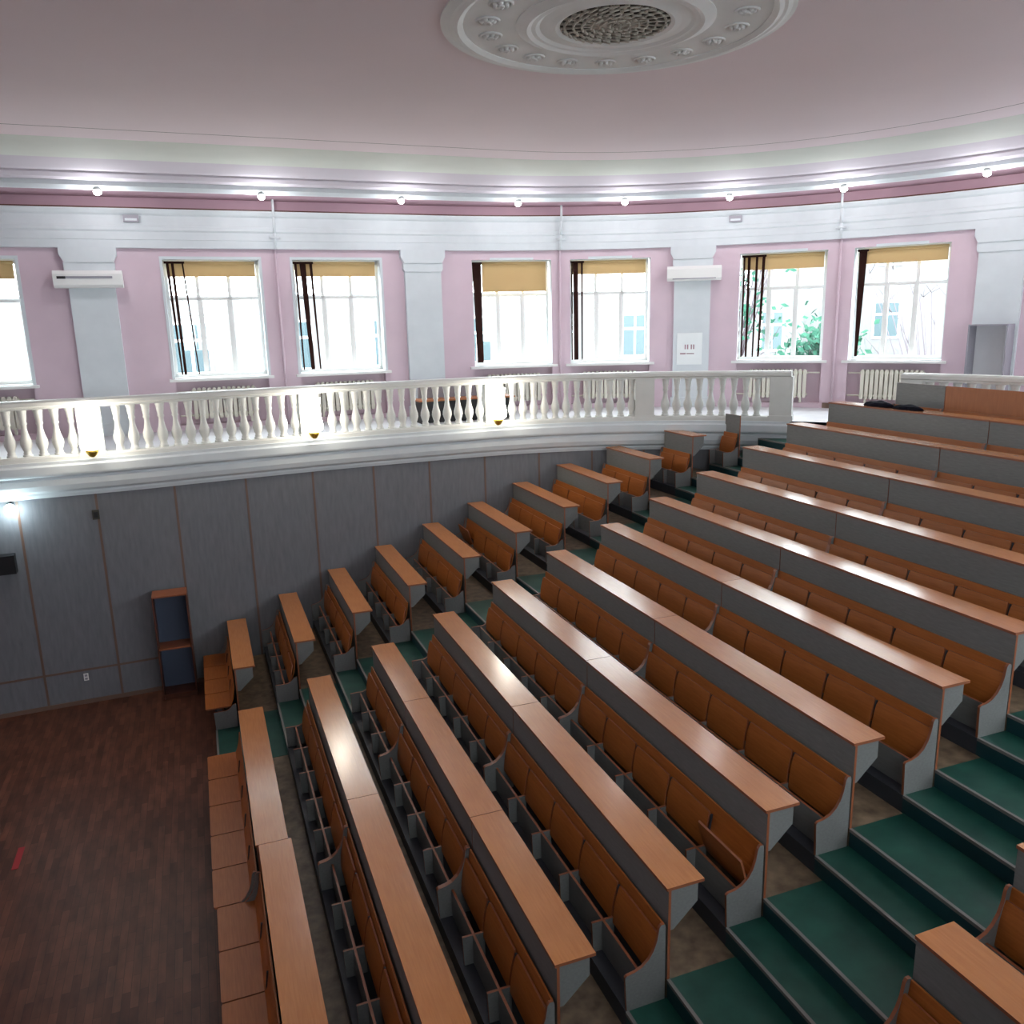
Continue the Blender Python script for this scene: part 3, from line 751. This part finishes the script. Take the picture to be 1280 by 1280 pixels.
building('pale building seen through the two rightmost windows', (42, 30, -3), -1.0, 34, 15, [(x, z) for x in (-9, -5, -1, 3, 7) for z in (3.5, 7.6, 11.6)])
def tree(name, label, loc, h, kind, spread, cat):
    t = thing(name, label, cat, loc)
    mb = MB(M['bark']); mb.tube((0, 0, 0), (0, 0, h * (.6 if kind == 'leaf' else .4)), .14, 8, 0, .08)
    rnd = random.Random(int(h * 100)); tips = []
    for k in range(22 if kind == 'leaf' else 34):
        a = rnd.random() * 2 * PI
        if kind == 'leaf': z0 = h * (.45 + .15 * rnd.random()); z1 = z0 + h * (.05 + .3 * rnd.random())
        else: z0 = h * (.12 + .28 * rnd.random()); z1 = z0 + h * (.2 + .4 * rnd.random())
        r = spread * (.4 + .6 * rnd.random())
        e = Vector((r * math.cos(a), r * math.sin(a), z1)); mb.tube((0, 0, z0), e, .03, 5, 0, .012); tips.append(e)
        for q in range(3):
            e2 = e + Vector((rnd.uniform(-.7, .7), rnd.uniform(-.7, .7), rnd.uniform(.2, 1.1))); mb.tube(e, e2, .012, 4, 0, .006); tips.append(e2)
    mb.build('trunk', t)
    if kind == 'leaf':
        mb = MB(M['leaf'])
        for e in tips:
            for q in range(8 if h > 12 else 16):
                c = e + Vector((rnd.gauss(0, .3), rnd.gauss(0, .3), rnd.gauss(0, .25))); u = Vector((rnd.uniform(-1, 1), rnd.uniform(-1, 1), rnd.uniform(-1, 1))).normalized() * .13; v = u.orthogonal().normalized() * .08
                mb.face([c - u, c + v, c + u, c - v])
        mb.build('foliage', t)
tree('courtyard_tree', 'leafy green tree outside the sixth window from left', (13.9, 19.5, -3), 14.2, 'leaf', 1.25, 'tree')
tree('courtyard_shrub', 'green shrub low outside the sixth window from left', (17.5, 20.3, -3), 8.9, 'leaf', .55, 'shrub')
tree('courtyard_tree', 'bare branched tree outside the window beside the gallery bookcase', (24.2, 21.8, -3), 13, 'bare', 2.6, 'tree')

# ---------------------------------------------------------------- world, camera, view
w = bpy.data.worlds.new('World'); sc.world = w; w.use_nodes = True
bg = w.node_tree.nodes['Background']; bg.inputs[0].default_value = (.90, .96, 1.0, 1); bg.inputs[1].default_value = 14.0
for k, s in enumerate(WIN + WIN_HID):
    l = bpy.data.lights.new('window_portal', 'AREA'); l.shape = 'RECTANGLE'; l.size = WW; l.size_y = WZ1 - WZ0; l.cycles.is_portal = True
    o = bpy.data.objects.new('window_portal', l); COL.objects.link(o); sm = s + WW / 2; p = wall_pt(sm, -.42); o.location = (p.x, p.y, (WZ0 + WZ1) / 2)
    a = -wall_rz(sm); o.rotation_euler = Vector((-math.sin(a), -math.cos(a), 0)).to_track_quat('-Z', 'Z').to_euler()

f = 1032.6; yaw, pitch, roll = math.radians(20.546), math.radians(12.904), math.radians(-1.337)
fwd = Vector((math.sin(yaw) * math.cos(pitch), math.cos(yaw) * math.cos(pitch), -math.sin(pitch)))
right = Vector((math.cos(yaw), -math.sin(yaw), 0)); up = right.cross(fwd)
r2 = math.cos(roll) * right + math.sin(roll) * up; u2 = -math.sin(roll) * right + math.cos(roll) * up
cam = bpy.data.cameras.new('camera'); co = bpy.data.objects.new('camera', cam); COL.objects.link(co)
cam.sensor_width = 36; cam.lens = f / 1280 * 36; cam.clip_start = .05; cam.clip_end = 300
co.matrix_world = Matrix(((r2.x, u2.x, -fwd.x, 0), (r2.y, u2.y, -fwd.y, 0), (r2.z, u2.z, -fwd.z, 5.962), (0, 0, 0, 1)))
sc.camera = co
vs = sc.view_settings; vs.view_transform = 'Standard'; vs.look = 'None'; vs.gamma = 1; vs.use_curve_mapping = False
sc.display_settings.display_device = 'sRGB'
vs.exposure = -.03
sc.cycles.max_bounces = 10; sc.cycles.diffuse_bounces = 6; sc.cycles.transparent_max_bounces = 16; sc.cycles.use_denoising = True
